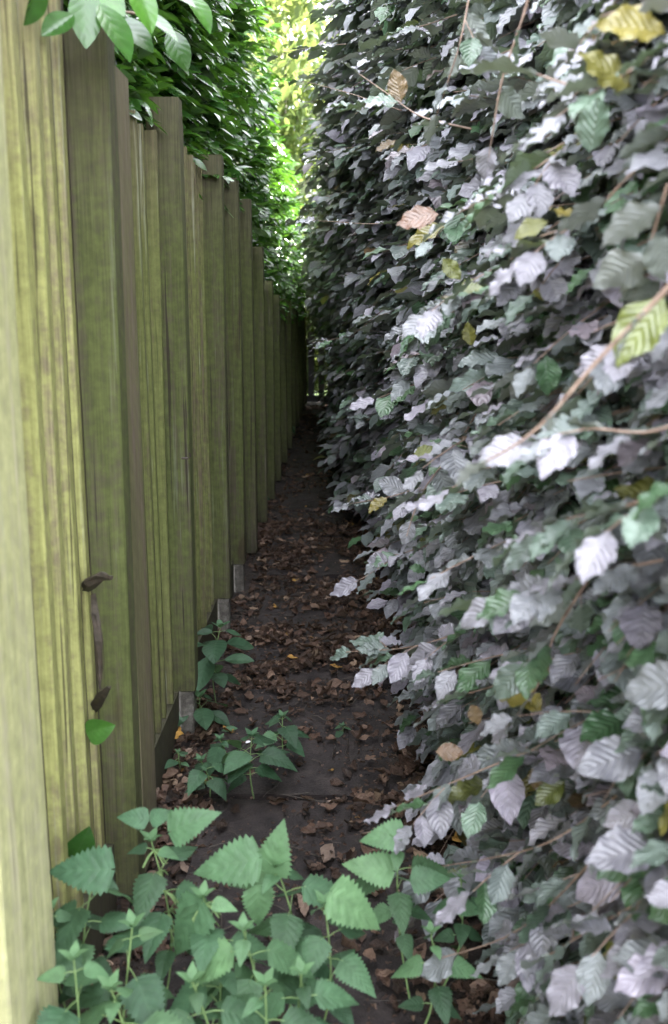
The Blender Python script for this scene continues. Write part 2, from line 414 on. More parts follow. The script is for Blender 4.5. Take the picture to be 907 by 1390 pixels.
lw = MB(); lw.add([[-60, 15.6, .03], [60, 15.6, .03], [60, 120, .03], [-60, 120, .03]], [[0, 1, 2, 3]])
tag(link('lawn', lw.mesh('lawn'), M['grass']), kind='structure')
def path_mid(y): return -.08 - .30*np.clip((np.asarray(y, float)-6)/8, 0, 1)
SLABS = []
mb = MB(); y = 1.05
k = 0
while y < 13.5:
    ln = .80 if k % 3 != 1 else .62
    hw = .31 + rs.uniform(-.01, .015); cx = path_mid(y)+rs.uniform(-.025, .025); a = rs.uniform(-.03, .03)
    t = .020+rs.uniform(-.006, .008); tz = rs.uniform(-.006, .006)
    nx, ny = 14, 16
    X, Y = np.meshgrid(np.linspace(-hw, hw, nx), np.linspace(0, ln, ny), indexing='ij')
    ex = np.minimum(hw-np.abs(X), np.minimum(Y, ln-Y))
    cham = -.006*np.exp(-ex/.006)
    chip = -.012*np.clip(vnoise(X+k*3, Y, 9, 5)-.62, 0, 1)*np.exp(-ex/.05)*4
    Z = t+tz*X/hw+.004*(vnoise(X+k, Y+k, 7, 6)-.5)+cham+chip
    V = np.stack([X*math.cos(a)-Y*math.sin(a)+cx, X*math.sin(a)+Y*math.cos(a)+y, Z], -1).reshape(-1, 3)
    i, j = np.meshgrid(np.arange(nx-1), np.arange(ny-1), indexing='ij'); i = i.ravel(); j = j.ravel()
    mb.add(V, np.stack([i*ny+j, (i+1)*ny+j, (i+1)*ny+j+1, i*ny+j+1], 1))
    rim = [q*ny for q in range(nx)]+[(nx-1)*ny+q for q in range(1, ny)]+[q*ny+ny-1 for q in range(nx-2, -1, -1)]+[q for q in range(ny-2, 0, -1)]
    rv = V[rim]; lo = rv.copy(); lo[:, 2] = -.04; n = len(rim)
    mb.add(np.concatenate([rv, lo]), [[q, n+q, n+(q+1) % n, (q+1) % n] for q in range(n)])
    SLABS.append((cx, y, hw, ln)); y += ln+rs.uniform(.02, .05); k += 1
tag(link('path', mb.mesh('path', True), M['slab']), kind='structure')

# ------------------------------------------------------------------ fence on the left
FX = -.56                                     # face of the boards
posts = []                                    # (Y, top)
def fenceY(px, py=650, X=FX): return float(atX(px, py, X)[1])
PY = [fenceY(38, 650, FX+.068)-.239, fenceY(124), fenceY(227), fenceY(287), fenceY(311), fenceY(330), fenceY(347), fenceY(360), fenceY(370)]
while PY[-1] < 13.6: PY.append(PY[-1]+.92)
tops = [2.20, 2.03, 2.085, 2.08, 2.075, 2.055, 1.85, 1.66, 1.57]
tops += [1.55-.012*k for k in range(len(PY)-len(tops))]
fence = empty('wooden_fence', (FX-.03, 2.0, 0), 'tall close board wooden fence green with algae along the left of the path', 'fence')
rs = np.random.RandomState(11)
FB_IDX = []
def board_mesh(mb):
    return mesh_np('board_panel', np.concatenate(mb.v), np.concatenate(mb.q), smooth=False, midx=np.concatenate(FB_IDX))
def featherboards(y0, y1, z0, z1, jag=.03):
    """overlapping tapered boards between two posts"""
    FB_IDX.clear(); mb = MB(); n = max(3, int(round((y1-y0)/.100))); e = (y1-y0)/n
    for q in range(n):
        a = y0+q*e; b = a+e+.018; lean = rs.uniform(-.003, .003); t = z1+rs.uniform(-jag, jag*.4)
        xt, xk = FX-.014+rs.uniform(-.003, .002), FX+.013+rs.uniform(-.006, .007)
        if q == n-1: b = y1+.03
        nz = 10; zz = np.linspace(z0, t, nz)
        bow = .004*np.sin(zz*1.7+rs.uniform(0, 6))
        V = []
        for z, w_ in zip(zz, bow):
            # thick edge faces the viewer, thin edge slips under the next board
            V += [[xt+w_-.010, a, z], [xk+w_-.003, a, z], [xk+w_, a+.004, z], [xk+w_-.009, a+.62*e, z], [xt+w_, b+lean, z], [xt+w_-.008, b, z]]
        Q = [[r*6+c, r*6+(c+1) % 6, (r+1)*6+(c+1) % 6, (r+1)*6+c] for r in range(nz-1) for c in range(6)]
        T = (nz-1)*6; Q += [[T, T+1, T+2, T+3], [T, T+3, T+4, T+5], [3, 2, 1, 0], [5, 4, 3, 0]]
        mb.add(V, Q); FB_IDX.append([1 if (f_ < (nz-1)*6 and f_ % 6 == 3) else 0 for f_ in range(len(Q))])  # deep part of each face gets the painted groove shade
    return mb
def bevelbox(a, b, c=.004, nz=8, warp=.003):
    """post-like box with chamfered vertical edges and a slight bow"""
    mb = MB(); x0, y0, z0 = a; x1, y1, z1 = b
    ring = [(x0+c, y0), (x1-c, y0), (x1, y0+c), (x1, y1-c), (x1-c, y1), (x0+c, y1), (x0, y1-c), (x0, y0+c)]
    p1, p2 = rs.uniform(0, 6, 2); V = []
    for r, z in enumerate(np.linspace(z0, z1, nz)):
        dx, dy = warp*math.sin(z*1.9+p1), warp*math.sin(z*1.4+p2)
        V += [[x+dx, y+dy, z] for x, y in ring]
    n = 8
    Q = [[r*n+q, r*n+(q+1) % n, (r+1)*n+(q+1) % n, (r+1)*n+q] for r in range(nz-1) for q in range(n)]
    T = (nz-1)*n; cen = np.mean(V[T:], 0)
    for q in (0, 2, 4): Q.append([T, T+q+1, T+q+2, T+(q+3) % n])
    mb.add(V, Q); return mb
for k in range(len(PY)):
    yk, tp = PY[k], tops[k]
    dense = yk < 9
    foot = .17 if k in (2, 3) else (.15 if k == 4 else .03)
    p = link('post', bevelbox((FX-.03, yk, foot), (FX+.072, yk+.075, tp), .004).mesh('post'), M['pale'] if k == 0 else M['post'], fence)
    # cover strip nailed behind the post on the path side
    wd = .16 if k < 2 else .085
    lo = foot+(.06 if k in (2, 3) else .01)
    if 1:
        link('cover_strip', bevelbox((FX+.012, yk+.079, lo), (FX+.058 if k > 1 else FX+.068, yk+.079+wd, tp-.05), .003).mesh('cover_strip'),
             M['pale'] if k == 0 else M['strip'] if k in (1, 3) else M['post'], fence)
    if k in (2, 3, 4):
        link('concrete_spur', bevelbox((FX+.014, yk+.004, -.05), (FX+.064, yk+.085, foot-.003), .008, 5, .001).mesh('concrete_spur'), M['concrete'], fence)
    if k < len(PY)-1:
        y0 = yk+.055; y1 = PY[k+1]-.004
        t = 2.13 if k == 0 else min(tp, tops[k+1])-.045
        gz = .17
        link('board_panel', board_mesh(featherboards(y0, y1, gz+.004, t)), [M['near_board'] if k == 0 else M['board'], M['board_groove_shade']], fence)
        gb = MB(); gb.box((FX-.03, y0, -.05), (FX+.014, y1, gz), .002, rs)
        link('kickboard', gb.mesh('kickboard'), M['gravel'], fence)
        for z in (.45, 1.1, t-.25):
            rl = MB(); rl.box((FX-.080, yk+.002, z), (FX-.034, PY[k+1]-.002, z+.07)); link('rail', rl.mesh('rail'), M['gravel'], fence)
# near bays behind the photographer's shoulder
b0 = PY[0]-1.6
link('board_panel', board_mesh(featherboards(b0, PY[0]-.004, .174, 2.12)), [M['pale'], M['board_groove_shade']], fence)
gb = MB(); gb.box((FX-.03, b0, -.05), (FX+.014, PY[0]-.004, .17), .002, rs); link('kickboard', gb.mesh('kickboard'), M['gravel'], fence)

# ------------------------------------------------------------------ copper beech hedge on the right
def hedge_x(y, z):
    """how far out the leafy face of the hedge comes (towards -x)"""
    y = np.asarray(y, float); z = np.asarray(z, float)
    x = .47 - .60*np.clip((y-4.2)/5.8, 0, 1)*.90 - .10*np.clip((y-10)/3, 0, 1)
    x = x - .11*np.clip((z-1.3)/1.4, 0, 1)*np.clip((y-2)/3, .0, 1) + .10*np.clip((.35-z)/.35, 0, 1) + .30*np.clip((y-7.5)/4, 0, 1)*np.clip((1.5-z)/.5, 0, 1)
    x = x + .14*(vnoise(y, z, 1.6, 7)-.5) + .08*(vnoise(y, z, 4.5, 8)-.5)
    return x
HTOP = 3.7
def hedge_top(y): return np.interp(y, [0, 1.5, 3, 5, 6.2, 7.5, 9, 10, 15], [1.95, 2.15, 2.7, 3.35, 3.6, 3.4, 2.8, 2.6, 2.5])
hedge = empty('beech_hedge', (.9, 5, 0), 'tall copper beech hedge with silvery purple leaves along the right of the path', 'hedge')
def shoot_leaves(P0, Dir, Ln, K, rs, depth, Lsc, up=(0, 0, 1), nbias=(0, 0, 0)):
    """P0,Dir (S,3), Ln (S,), K leaves per shoot, depth (S,) 0 outer..1 inner -> leaf arrays + paths"""
    S = len(P0)
    Dir = norm(Dir)
    t = (np.arange(K)+.6)/K
    sag = -.35*Ln[:, None]*t[None]**2*rs.uniform(.2, 1, S)[:, None]
    pos = P0[:, None]+Dir[:, None]*(Ln[:, None]*t[None])[..., None]; pos[..., 2] += sag
    tang = norm(Dir[:, None]+np.array([0, 0, 1.])*(sag*1.6/np.maximum(Ln, .01)[:, None])[..., None])
    upv = norm(np.array(up, float)[None]+rs.normal(0, .22, (S, 3)))[:, None]
    side = norm(np.cross(tang, np.broadcast_to(upv, tang.shape)))
    sgn = np.where((np.arange(K)[None]+rs.randint(0, 2, S)[:, None]) % 2 == 0, 1., -1.)[..., None]
    ang = rs.uniform(rad(28), rad(62), (S, K))[..., None]
    ang[:, -1] *= .25
    D = tang*np.cos(ang)+side*sgn*np.sin(ang); D[..., 2] -= rs.uniform(.0, .45, (S, K))
    D = norm(D)
    N = np.cross(side, tang); N = norm(N+side*sgn*rs.uniform(-.15, .35, (S, K))[..., None]+rs.normal(0, .17, (S, K, 3))+np.array(nbias))
    N = np.where(N[..., 2:3] < 0, -N, N)
    L = rs.uniform(.058, .100, (S, K))*Lsc*np.where(np.arange(K) == K-1, .8, 1)[None]
    o = pos+D*.006
    dp = np.repeat(depth[:, None], K, 1)
    return o.reshape(-1, 3), D.reshape(-1, 3), N.reshape(-1, 3), L.ravel(), dp.ravel(), pos
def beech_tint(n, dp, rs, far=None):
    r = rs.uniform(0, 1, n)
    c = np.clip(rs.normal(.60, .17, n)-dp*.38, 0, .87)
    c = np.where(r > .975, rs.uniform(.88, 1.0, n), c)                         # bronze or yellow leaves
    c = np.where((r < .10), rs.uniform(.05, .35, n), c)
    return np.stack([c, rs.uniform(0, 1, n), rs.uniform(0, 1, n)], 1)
rs = np.random.RandomState(21)
S = 11500
# more shoots where the hedge is near
y = np.concatenate([rs.uniform(.55, 4.2, int(S*.40)), rs.uniform(4.2, 8, int(S*.32)), rs.uniform(8, 14, S-int(S*.40)-int(S*.32))])
z = .03+rs.uniform(0, 1, S)*(hedge_top(y)-.03)
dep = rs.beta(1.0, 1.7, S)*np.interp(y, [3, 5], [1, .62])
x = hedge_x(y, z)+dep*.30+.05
P0 = np.stack([x, y, z], 1)
Dir = np.stack([-rs.uniform(.5, 1.1, S), rs.normal(-.30, .45, S), rs.normal(-.22, .28, S)], 1)
Ln = rs.uniform(.10, .24, S)
Ln *= 1.25
O, D, N, L, dp, pos = shoot_leaves(P0, Dir, Ln, 6, rs, dep, np.interp(y, [1.3, 2.6, 6, 8], [1.05, 1.55, 1.60, 1.35])[:, None], nbias=(-.12, -.05, .15))
S2 = 330
y2 = rs.uniform(1.7, 9.5, S2); z2 = .15+rs.uniform(0, 1, S2)*(hedge_top(y2)-.3); d2 = np.zeros(S2)
P2 = np.stack([hedge_x(y2, z2)+.06, y2, z2], 1)
Dir2 = np.stack([-rs.uniform(.5, 1.0, S2), rs.normal(-.35, .4, S2), rs.normal(.0, .22, S2)], 1)
O2, D2, N2, L2, dp2, pos2 = shoot_leaves(P2, Dir2, rs.uniform(.26, .44, S2), 10, rs, d2, np.interp(y2, [1.3, 2.6, 6, 9], [1.0, 1.35, 1.5, 1.4])[:, None], nbias=(-.1, -.05, .3))
O = np.concatenate([O, O2]); D = np.concatenate([D, D2]); N = np.concatenate([N, N2]); L = np.concatenate([L, L2]); dp = np.concatenate([dp, dp2])
V2, Q2 = tubes(np.concatenate([P2[:, None]-norm(Dir2)[:, None]*.05, pos2], 1), np.linspace(.003, .0009, 11)[None].repeat(S2, 0), 5)
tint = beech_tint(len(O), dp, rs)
ks = (np.linalg.norm(P0-EYE, axis=1) > 1.05) & (y > 1.2)
keep = (O[:, 2] > .03) & (np.linalg.norm(O-EYE, axis=1) > 1.02) & ((O[:, 1] > 1.35) | (O[:, 0] > .42))
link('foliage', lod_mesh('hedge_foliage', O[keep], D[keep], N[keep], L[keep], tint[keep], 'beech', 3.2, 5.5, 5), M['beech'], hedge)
PP = np.concatenate([P0[:, None]-norm(Dir)[:, None]*.05, pos], 1)
PP = PP[ks]; V, Q = tubes(PP, np.linspace(.0022, .0009, PP.shape[1])[None].repeat(len(PP), 0), 4)
link('twig', mesh_np('hedge_twigs', np.concatenate([V, V2]), np.concatenate([Q, Q2+len(V)])), M['twig'], hedge)
# upright stems inside
mb = MB()
for q in range(46):
    yy = .65+q*.29+rs.uniform(-.1, .1); xx = float(hedge_x(yy, 1.))+.45+rs.uniform(-.05, .15)
    zz = np.linspace(-.05, float(hedge_top(yy))-.2, 9)
    mb.tube(np.stack([xx+np.cumsum(rs.normal(0, .02, 9)), yy+np.cumsum(rs.normal(0, .02, 9)), zz], 1), np.linspace(.022, .006, 9), 7)
link('stem', mb.mesh('hedge_stems', True), M['darkstem'], hedge)
# solid dark core standing in for the shaded gaps inside the hedge
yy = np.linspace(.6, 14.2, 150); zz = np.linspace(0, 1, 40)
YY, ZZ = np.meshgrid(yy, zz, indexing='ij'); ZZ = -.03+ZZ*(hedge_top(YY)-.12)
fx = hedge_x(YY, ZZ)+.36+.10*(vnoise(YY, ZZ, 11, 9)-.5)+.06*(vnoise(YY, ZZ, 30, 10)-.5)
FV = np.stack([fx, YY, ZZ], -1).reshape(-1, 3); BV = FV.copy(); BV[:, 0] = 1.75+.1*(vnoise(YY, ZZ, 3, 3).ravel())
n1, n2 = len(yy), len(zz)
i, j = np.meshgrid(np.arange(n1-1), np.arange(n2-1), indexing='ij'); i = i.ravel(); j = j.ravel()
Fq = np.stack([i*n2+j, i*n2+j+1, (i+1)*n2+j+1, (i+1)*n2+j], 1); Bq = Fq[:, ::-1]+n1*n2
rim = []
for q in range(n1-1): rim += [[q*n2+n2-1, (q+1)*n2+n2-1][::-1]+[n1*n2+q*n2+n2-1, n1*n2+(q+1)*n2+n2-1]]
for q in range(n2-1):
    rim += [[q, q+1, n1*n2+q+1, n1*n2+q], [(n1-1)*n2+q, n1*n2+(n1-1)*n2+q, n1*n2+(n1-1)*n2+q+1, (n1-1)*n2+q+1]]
link('shade_core', mesh_np('hedge_shade_core', np.concatenate([FV, BV]), np.concatenate([Fq, Bq, np.array(rim)])), M['core'], hedge)

# ---- branches that stick out of the hedge: polyline of (px, py, Y) , radius
def branch(pts, r, K, Lsc=1.0, side=2, seed=1, tints=None, spread=1.0, up=(0, -.25, 1), dp=.0, leafy=True, col=None):
    rs = np.random.RandomState(seed)
    P = np.array([atY(*p) for p in pts])
    seg = np.linalg.norm(np.diff(P, axis=0), axis=1); s = np.concatenate([[0], np.cumsum(seg)])
    tt = np.linspace(0, s[-1], 14); C = np.stack([np.interp(tt, s, P[:, k]) for k in range(3)], 1)
    for _ in range(2): C[1:-1] = (C[:-2]+2*C[1:-1]+C[2:])/4
    mb = MB(); mb.tube(C, np.linspace(r, max(r*.35, .0008), 14), 7)
    total = s[-1]
    p = link('branch', None or mb.mesh('branch', True), M['twig'], hedge) if False else None
    Os, Ds, Ns, Ls = [], [], [], []
    T = norm(np.gradient(C, axis=0))
    for k in range(K):
        f = (k+.7)/K; q = f*13; i0 = min(int(q), 12); w_ = q-i0
        o = C[i0]*(1-w_)+C[i0+1]*w_; t = T[i0]
        u = norm(np.array(up, float)+rs.normal(0, .2, 3)); sd = norm(np.cross(t, u)); sg = 1 if k % 2 else -1
        a = rad(rs.uniform(30, 60)) if k < K-1 else rad(5)
        d = t*math.cos(a)+sd*sg*math.sin(a)*spread; d[2] -= rs.uniform(0, .25)
        Os.append(o); Ds.append(norm(d)); Ns.append(norm(np.cross(sd, t)*1.0+rs.normal(0, .25, 3))); Ls.append(rs.uniform(.075, .11)*Lsc)
    # short side shoots with their own leaves
    for k in range(side):
        f = rs.uniform(.15, .85)*13; i0 = int(f); o = C[i0]; t = T[i0]
        u = norm(np.array(up, float)); sd = norm(np.cross(t, u)); sg = 1 if k % 2 else -1
        d = norm(t*.8+sd*sg*.7+np.array([0, 0, rs.uniform(-.35, .1)])); ln = rs.uniform(.06, .13)*Lsc
        e = o+d*ln; mb.tube([o, o+d*ln*.5+[0, 0, .003], e], [r*.5, r*.4, .0008], 6)
        for m_ in range(4):
            oo = o+d*ln*(m_+1)/4; s2 = norm(np.cross(d, u)); g2 = 1 if m_ % 2 else -1
            a = rad(rs.uniform(30, 60)) if m_ < 3 else 0
            d2 = d*math.cos(a)+s2*g2*math.sin(a); d2[2] -= rs.uniform(0, .2)
            Os.append(oo); Ds.append(norm(d2)); Ns.append(norm(u+rs.normal(0, .25, 3))); Ls.append(rs.uniform(.068, .10)*Lsc)
    b = link('branch', mb.mesh('branch', True), M['twig'], hedge)
    if leafy:
        n = len(Os); tn = beech_tint(n, np.full(n, dp), rs); tn[:, 0] = np.where(tn[:, 0] < .88, np.minimum(tn[:, 0], .72), tn[:, 0]); tn[:, 1] *= .5
        if col is not None: tn[:, 0] = np.clip(rs.normal(col, .03, n), 0, 1)
        Ns = np.array(Ns); Ns[Ns[:, 2] < 0] *= -1
        me = lod_mesh('branch_leaves', np.array(Os), np.array(Ds), Ns, np.array(Ls), tn, 'beech', 4.5, 8, seed, ((16, 8), (7, 4), (4, 2)))
        o = bpy.data.objects.new('leaves', me); scene.collection.objects.link(o); me.materials.append(M['beech'])
        o.parent = b
        off = np.array(hedge.location)
        co = np.empty(len(me.vertices)*3, np.float32); me.vertices.foreach_get('co', co)
        me.vertices.foreach_set('co', (co.reshape(-1, 3)-off.astype(np.float32)).ravel()); me.update()
    return b
BR = [
 # pts, radius, leaves, scale, side shoots
 ([(960, 330, .95), (907, 392, .98), (800, 500, 1.02), (735, 582, 1.05), (690, 612, 1.08), (632, 640, 1.12)], .0034, 3, .75, 0),
 ([(700, 480, 2.3), (655, 545, 2.2), (620, 610, 2.15), (570, 665, 2.1), (552, 728, 2.1)], .0030, 4, .8, 0),
 ([(960, 150, 1.2), (900, 195, 1.25), (830, 262, 1.3), (800, 300, 1.35), (720, 325, 1.4)], .0032, 5, .9, 1),
 ([(960, 30, 1.15), (907, 60, 1.2), (845, 105, 1.25), (800, 125, 1.3), (718, 97, 1.35)], .0032, 5, .95, 1),
 ([(722, -20, 1.6), (715, 10, 1.62), (680, 110, 1.65), (663, 218, 1.7)], .0026, 3, .8, 0),
 ([(640, 175, 2.1), (570, 160, 2.2), (530, 130, 2.3), (480, 95, 2.4)], .0024, 5, .9, 1),
 ([(640, -20, 1.9), (625, 60, 1.9), (605, 120, 1.95), (590, 165, 2.0)], .0022, 4, .8, 1),
 ([(620, 20, 2.6), (560, 40, 2.8), (500, 62, 3.0)], .0020, 6, .9, 2),
 ([(545, 150, 3.0), (470, 125, 3.3), (420, 112, 3.5), (398, 108, 3.6)], .0018, 3, .9, 0),
 ([(560, 300, 3.0), (500, 305, 3.2), (450, 300, 3.3), (395, 300, 3.5)], .0018, 6, .8, 1),
 ([(520, 420, 3.6), (480, 455, 3.9), (440, 463, 4.1), (424, 465, 4.2)], .0018, 6, .9, 1),
 ([(640, 640, 2.6), (590, 655, 2.6), (530, 675, 2.6), (475, 684, 2.65)], .0020, 7, .9, 2),
 ([(660, 720, 2.5), (600, 735, 2.5), (540, 752, 2.5), (495, 785, 2.5), (482, 790, 2.5)], .0020, 8, .9, 2),
 ([(720, 830, 1.9), (650, 850, 2.0), (560, 880, 2.1), (470, 885, 2.2)], .0024, 9, .95, 4),
 ([(830, 740, 1.25), (790, 800, 1.3), (745, 870, 1.35), (738, 925, 1.4), (690, 985, 1.45)], .0030, 6, .85, 2),
 ([(800, 990, 1.5), (690, 1030, 1.6), (600, 1068, 1.65), (530, 1098, 1.7)], .0026, 7, .9, 2),
 ([(900, 780, 1.3), (865, 830, 1.35), (850, 950, 1.4), (820, 1035, 1.4), (815, 1060, 1.4)], .0026, 6, .85, 1),
 ([(907, 1010, 1.25), (850, 1070, 1.3), (800, 1110, 1.35), (740, 1150, 1.4), (640, 1170, 1.5)], .0026, 7, .9, 1),
 ([(900, 1080, 1.25), (830, 1140, 1.3), (745, 1232, 1.4), (690, 1275, 1.45), (600, 1300, 1.5)], .0028, 5, .9, 2),
 ([(960, 1180, 1.1), (890, 1215, 1.15), (820, 1250, 1.2), (740, 1300, 1.3)], .0028, 6, 1.0, 2),
 ([(960, 1280, 1.1), (880, 1320, 1.15), (800, 1350, 1.2), (720, 1380, 1.3)], .0028, 6, 1.0, 2),
 ([(960, 560, 1.05), (880, 590, 1.1), (800, 580, 1.15), (760, 590, 1.2)], .0026, 6, .85, 2),
 ([(960, 640, 1.0), (850, 690, 1.1), (780, 700, 1.2), (700, 740, 1.3)], .0028, 8, .9, 3),
 ([(900, 760, 1.15), (800, 780, 1.2), (720, 800, 1.3), (640, 815, 1.4)], .0026, 8, .9, 3),
 ([(860, 880, 1.5), (760, 880, 1.6), (680, 930, 1.7), (600, 950, 1.8)], .0024, 8, .9, 3),
 ([(900, 420, 1.15), (840, 470, 1.2), (780, 540, 1.3)], .0020, 5, .8, 1),
 ([(800, 180, 1.5), (740, 220, 1.5), (680, 260, 1.55), (620, 290, 1.6)], .0022, 7, .9, 2),
 ([(760, 300, 1.6), (700, 350, 1.65), (640, 380, 1.7), (600, 420, 1.75)], .0022, 7, .85, 2),
 ([(470, 60, 4.2), (430, 62, 4.4), (395, 70, 4.5), (372, 78, 4.6)], .0018, 5, .95, 1),
 ([(480, 200, 4.5), (445, 205, 4.8), (415, 215, 5.0)], .0018, 6, .95, 2),
 ([(470, 260, 5.5), (440, 270, 5.7), (415, 285, 5.9)], .0018, 6, 1.0, 2),
 ([(907, 250, 1.1), (880, 340, 1.15), (870, 380, 1.2)], .0022, 4, .9, 0),
]
for k, (pts, r, K, sc, sdn) in enumerate(BR):
    branch(pts, r, K, sc, sdn, seed=100+k, col=None)
# hand placed yellow and bronze leaves on the outside of the hedge (base px, tip px, Y, length, tint)
hl = [((905, 45), (840, 32), 1.2, .085, .99), ((860, 120), (795, 78), 1.25, .085, .97), ((800, 300), (745, 285), 1.35, .06, 1.0),
      ((745, 300), (700, 320), 1.4, .055, .95), ((598, 290), (532, 302), 1.8, .085, .89), ((545, 140), (535, 95), 2.2, .075, .90),
      ((620, 395), (650, 385), 1.8, .06, .93), ((600, 350), (625, 380), 1.8, .055, .94), ((905, 400), (840, 490), 1.1, .10, .93),
      ((735, 1035), (722, 1090), 1.5, .055, .90), ((590, 1020), (640, 1022), 1.6, .055, .895), ((640, 955), (655, 1000), 1.6, .045, .90),
      ((560, 620), (620, 600), 2.1, .06, .94), ((880, 830), (880, 895), 1.25, .075, .12), ((860, 860), (862, 930), 1.3, .075, .2),
      ((540, 190), (515, 205), 2.3, .06, .9), ((760, 395), (730, 400), 1.6, .05, .96), ((640, 470), (635, 440), 1.9, .05, .96),
      ((740, 480), (745, 530), 1.5, .07, .15), ((800, 210), (810, 160), 1.35, .08, .3), ((555, 770), (585, 775), 2.4, .05, .18)]
O = np.array([atY(a[0], a[1], Y) for a, b, Y, l, t in hl]); E = np.array([atY(b[0], b[1], Y+.0) for a, b, Y, l, t in hl])
D = norm(E-O); rs = np.random.RandomState(8); N = norm(np.array([-.2, -.75, .6])[None]+rs.normal(0, .15, (len(hl), 3)))
tn = np.stack([[t for *_, t in hl], rs.uniform(.5, 1, len(hl)), rs.uniform(0, 1, len(hl))], 1)
V, Q, U, T = leaves(O, D, N, np.array([h[3] for h in hl]), tn, 'beech', 16, 8, 4)
link('turning_leaves', mesh_np('turning_leaves', V, Q, U, T), M['beech'], hedge)

# ------------------------------------------------------------------ laurel hedge hanging over the fence
laurel = empty('laurel_hedge', (-1.3, 4, 0), 'glossy dark green laurel hedge spilling over the top of the fence', 'hedge')
rs = np.random.RandomState(31)
def laurel_x(y, z):
    return FX-.03+.09*np.clip((y-3)/3, 0, 1)+.08*np.clip((z-2.3)/.8, 0, 1)*np.clip((5.5-y)/2, 0, 1)+.16*(vnoise(y, z, 2.2, 12)-.5)
def laurel_base(y):
    y = np.asarray(y, float); return np.interp(y, [0, 1.9, 2.4, 3, 4.3, 6.3, 6.9, 8.0, 9.5, 14], [2.18, 2.11, 2.02, 2.00, 1.98, 1.94, 1.68, 1.47, 1.38, 1.28])
S = 5200
y = np.concatenate([rs.uniform(1.75, 6, int(S*.55)), rs.uniform(6, 14, S-int(S*.55))])
zb = laurel_base(y); ltop = np.interp(y, [0, 2, 6, 7, 9, 12, 15], [1.9, 2.75, 4.1, 3.7, 3.05, 2.6, 2.3]); z = zb+rs.beta(1, 1.2, S)*(ltop-zb)
dep = rs.beta(1, 1.6, S)
x = laurel_x(y, z)-.10-dep*.45
x = np.where(z < zb+.2, np.minimum(x, laurel_x(y, z)-.06), x)
P0 = np.stack([x, y, z], 1)
Dir = np.stack([rs.uniform(.3, 1.1, S), rs.normal(-.35, .5, S), rs.normal(.15, .4, S)], 1)
O, D, N, L, dp, pos = shoot_leaves(P0, Dir, rs.uniform(.08, .17, S), 6, rs, dep, 1.15, up=(.25, -.2, 1))
f = np.clip((O[:, 1]-6.5)/2, 0, 1)
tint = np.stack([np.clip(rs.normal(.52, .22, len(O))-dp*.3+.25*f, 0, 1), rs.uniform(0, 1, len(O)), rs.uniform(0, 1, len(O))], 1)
ok = ~((O[:, 2] < laurel_base(O[:, 1])-.04) & (O[:, 0] > FX-.03))
link('foliage', lod_mesh('laurel_foliage', O[ok], D[ok], N[ok], L[ok], tint[ok], 'laurel', 4.0, 7, 5, ((8, 4), (6, 2), (4, 2))), M['laurel'], laurel)
PP = np.concatenate([P0[:, None]-norm(Dir)[:, None]*.06, pos], 1)
V, Q = tubes(PP, np.linspace(.003, .0012, PP.shape[1])[None].repeat(S, 0), 4)
link('twig', mesh_np('laurel_twigs', V, Q), M['greenstem'], laurel)
mb = MB()
for q in range(26):
    yy = 1.2+q*.5; xx = -1.35+rs.uniform(-.1, .15); zz = np.linspace(-.05, 4.1, 9)
    mb.tube(np.stack([xx+np.cumsum(rs.normal(0, .03, 9)), yy+np.cumsum(rs.normal(0, .03, 9)), zz], 1), np.linspace(.035, .008, 9), 7)
link('stem', mb.mesh('laurel_stems', True), M['darkstem'], laurel)
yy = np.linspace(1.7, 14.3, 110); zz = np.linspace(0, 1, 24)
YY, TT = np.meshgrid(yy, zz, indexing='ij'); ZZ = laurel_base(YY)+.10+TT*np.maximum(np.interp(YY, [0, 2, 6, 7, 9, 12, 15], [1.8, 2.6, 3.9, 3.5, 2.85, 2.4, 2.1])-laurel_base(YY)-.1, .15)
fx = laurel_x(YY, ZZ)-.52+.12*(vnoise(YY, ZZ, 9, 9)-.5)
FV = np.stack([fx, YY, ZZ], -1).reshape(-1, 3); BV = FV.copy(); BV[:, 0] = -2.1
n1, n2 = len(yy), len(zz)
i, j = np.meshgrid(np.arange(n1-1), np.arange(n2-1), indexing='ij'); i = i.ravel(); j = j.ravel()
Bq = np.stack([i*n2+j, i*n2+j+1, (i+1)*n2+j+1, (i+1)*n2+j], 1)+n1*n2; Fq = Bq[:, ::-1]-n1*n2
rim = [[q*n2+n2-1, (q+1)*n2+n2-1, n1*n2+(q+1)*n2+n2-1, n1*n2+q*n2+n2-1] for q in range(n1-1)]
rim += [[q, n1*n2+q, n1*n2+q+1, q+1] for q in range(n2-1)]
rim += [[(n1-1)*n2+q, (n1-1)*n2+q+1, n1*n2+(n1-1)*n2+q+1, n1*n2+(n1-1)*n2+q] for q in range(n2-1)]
link('shade_core', mesh_np('laurel_shade_core', np.concatenate([FV, BV]), np.concatenate([Fq, Bq, np.array(rim)])), M['core'], laurel)  # dark solid core painted as the shade inside the laurel
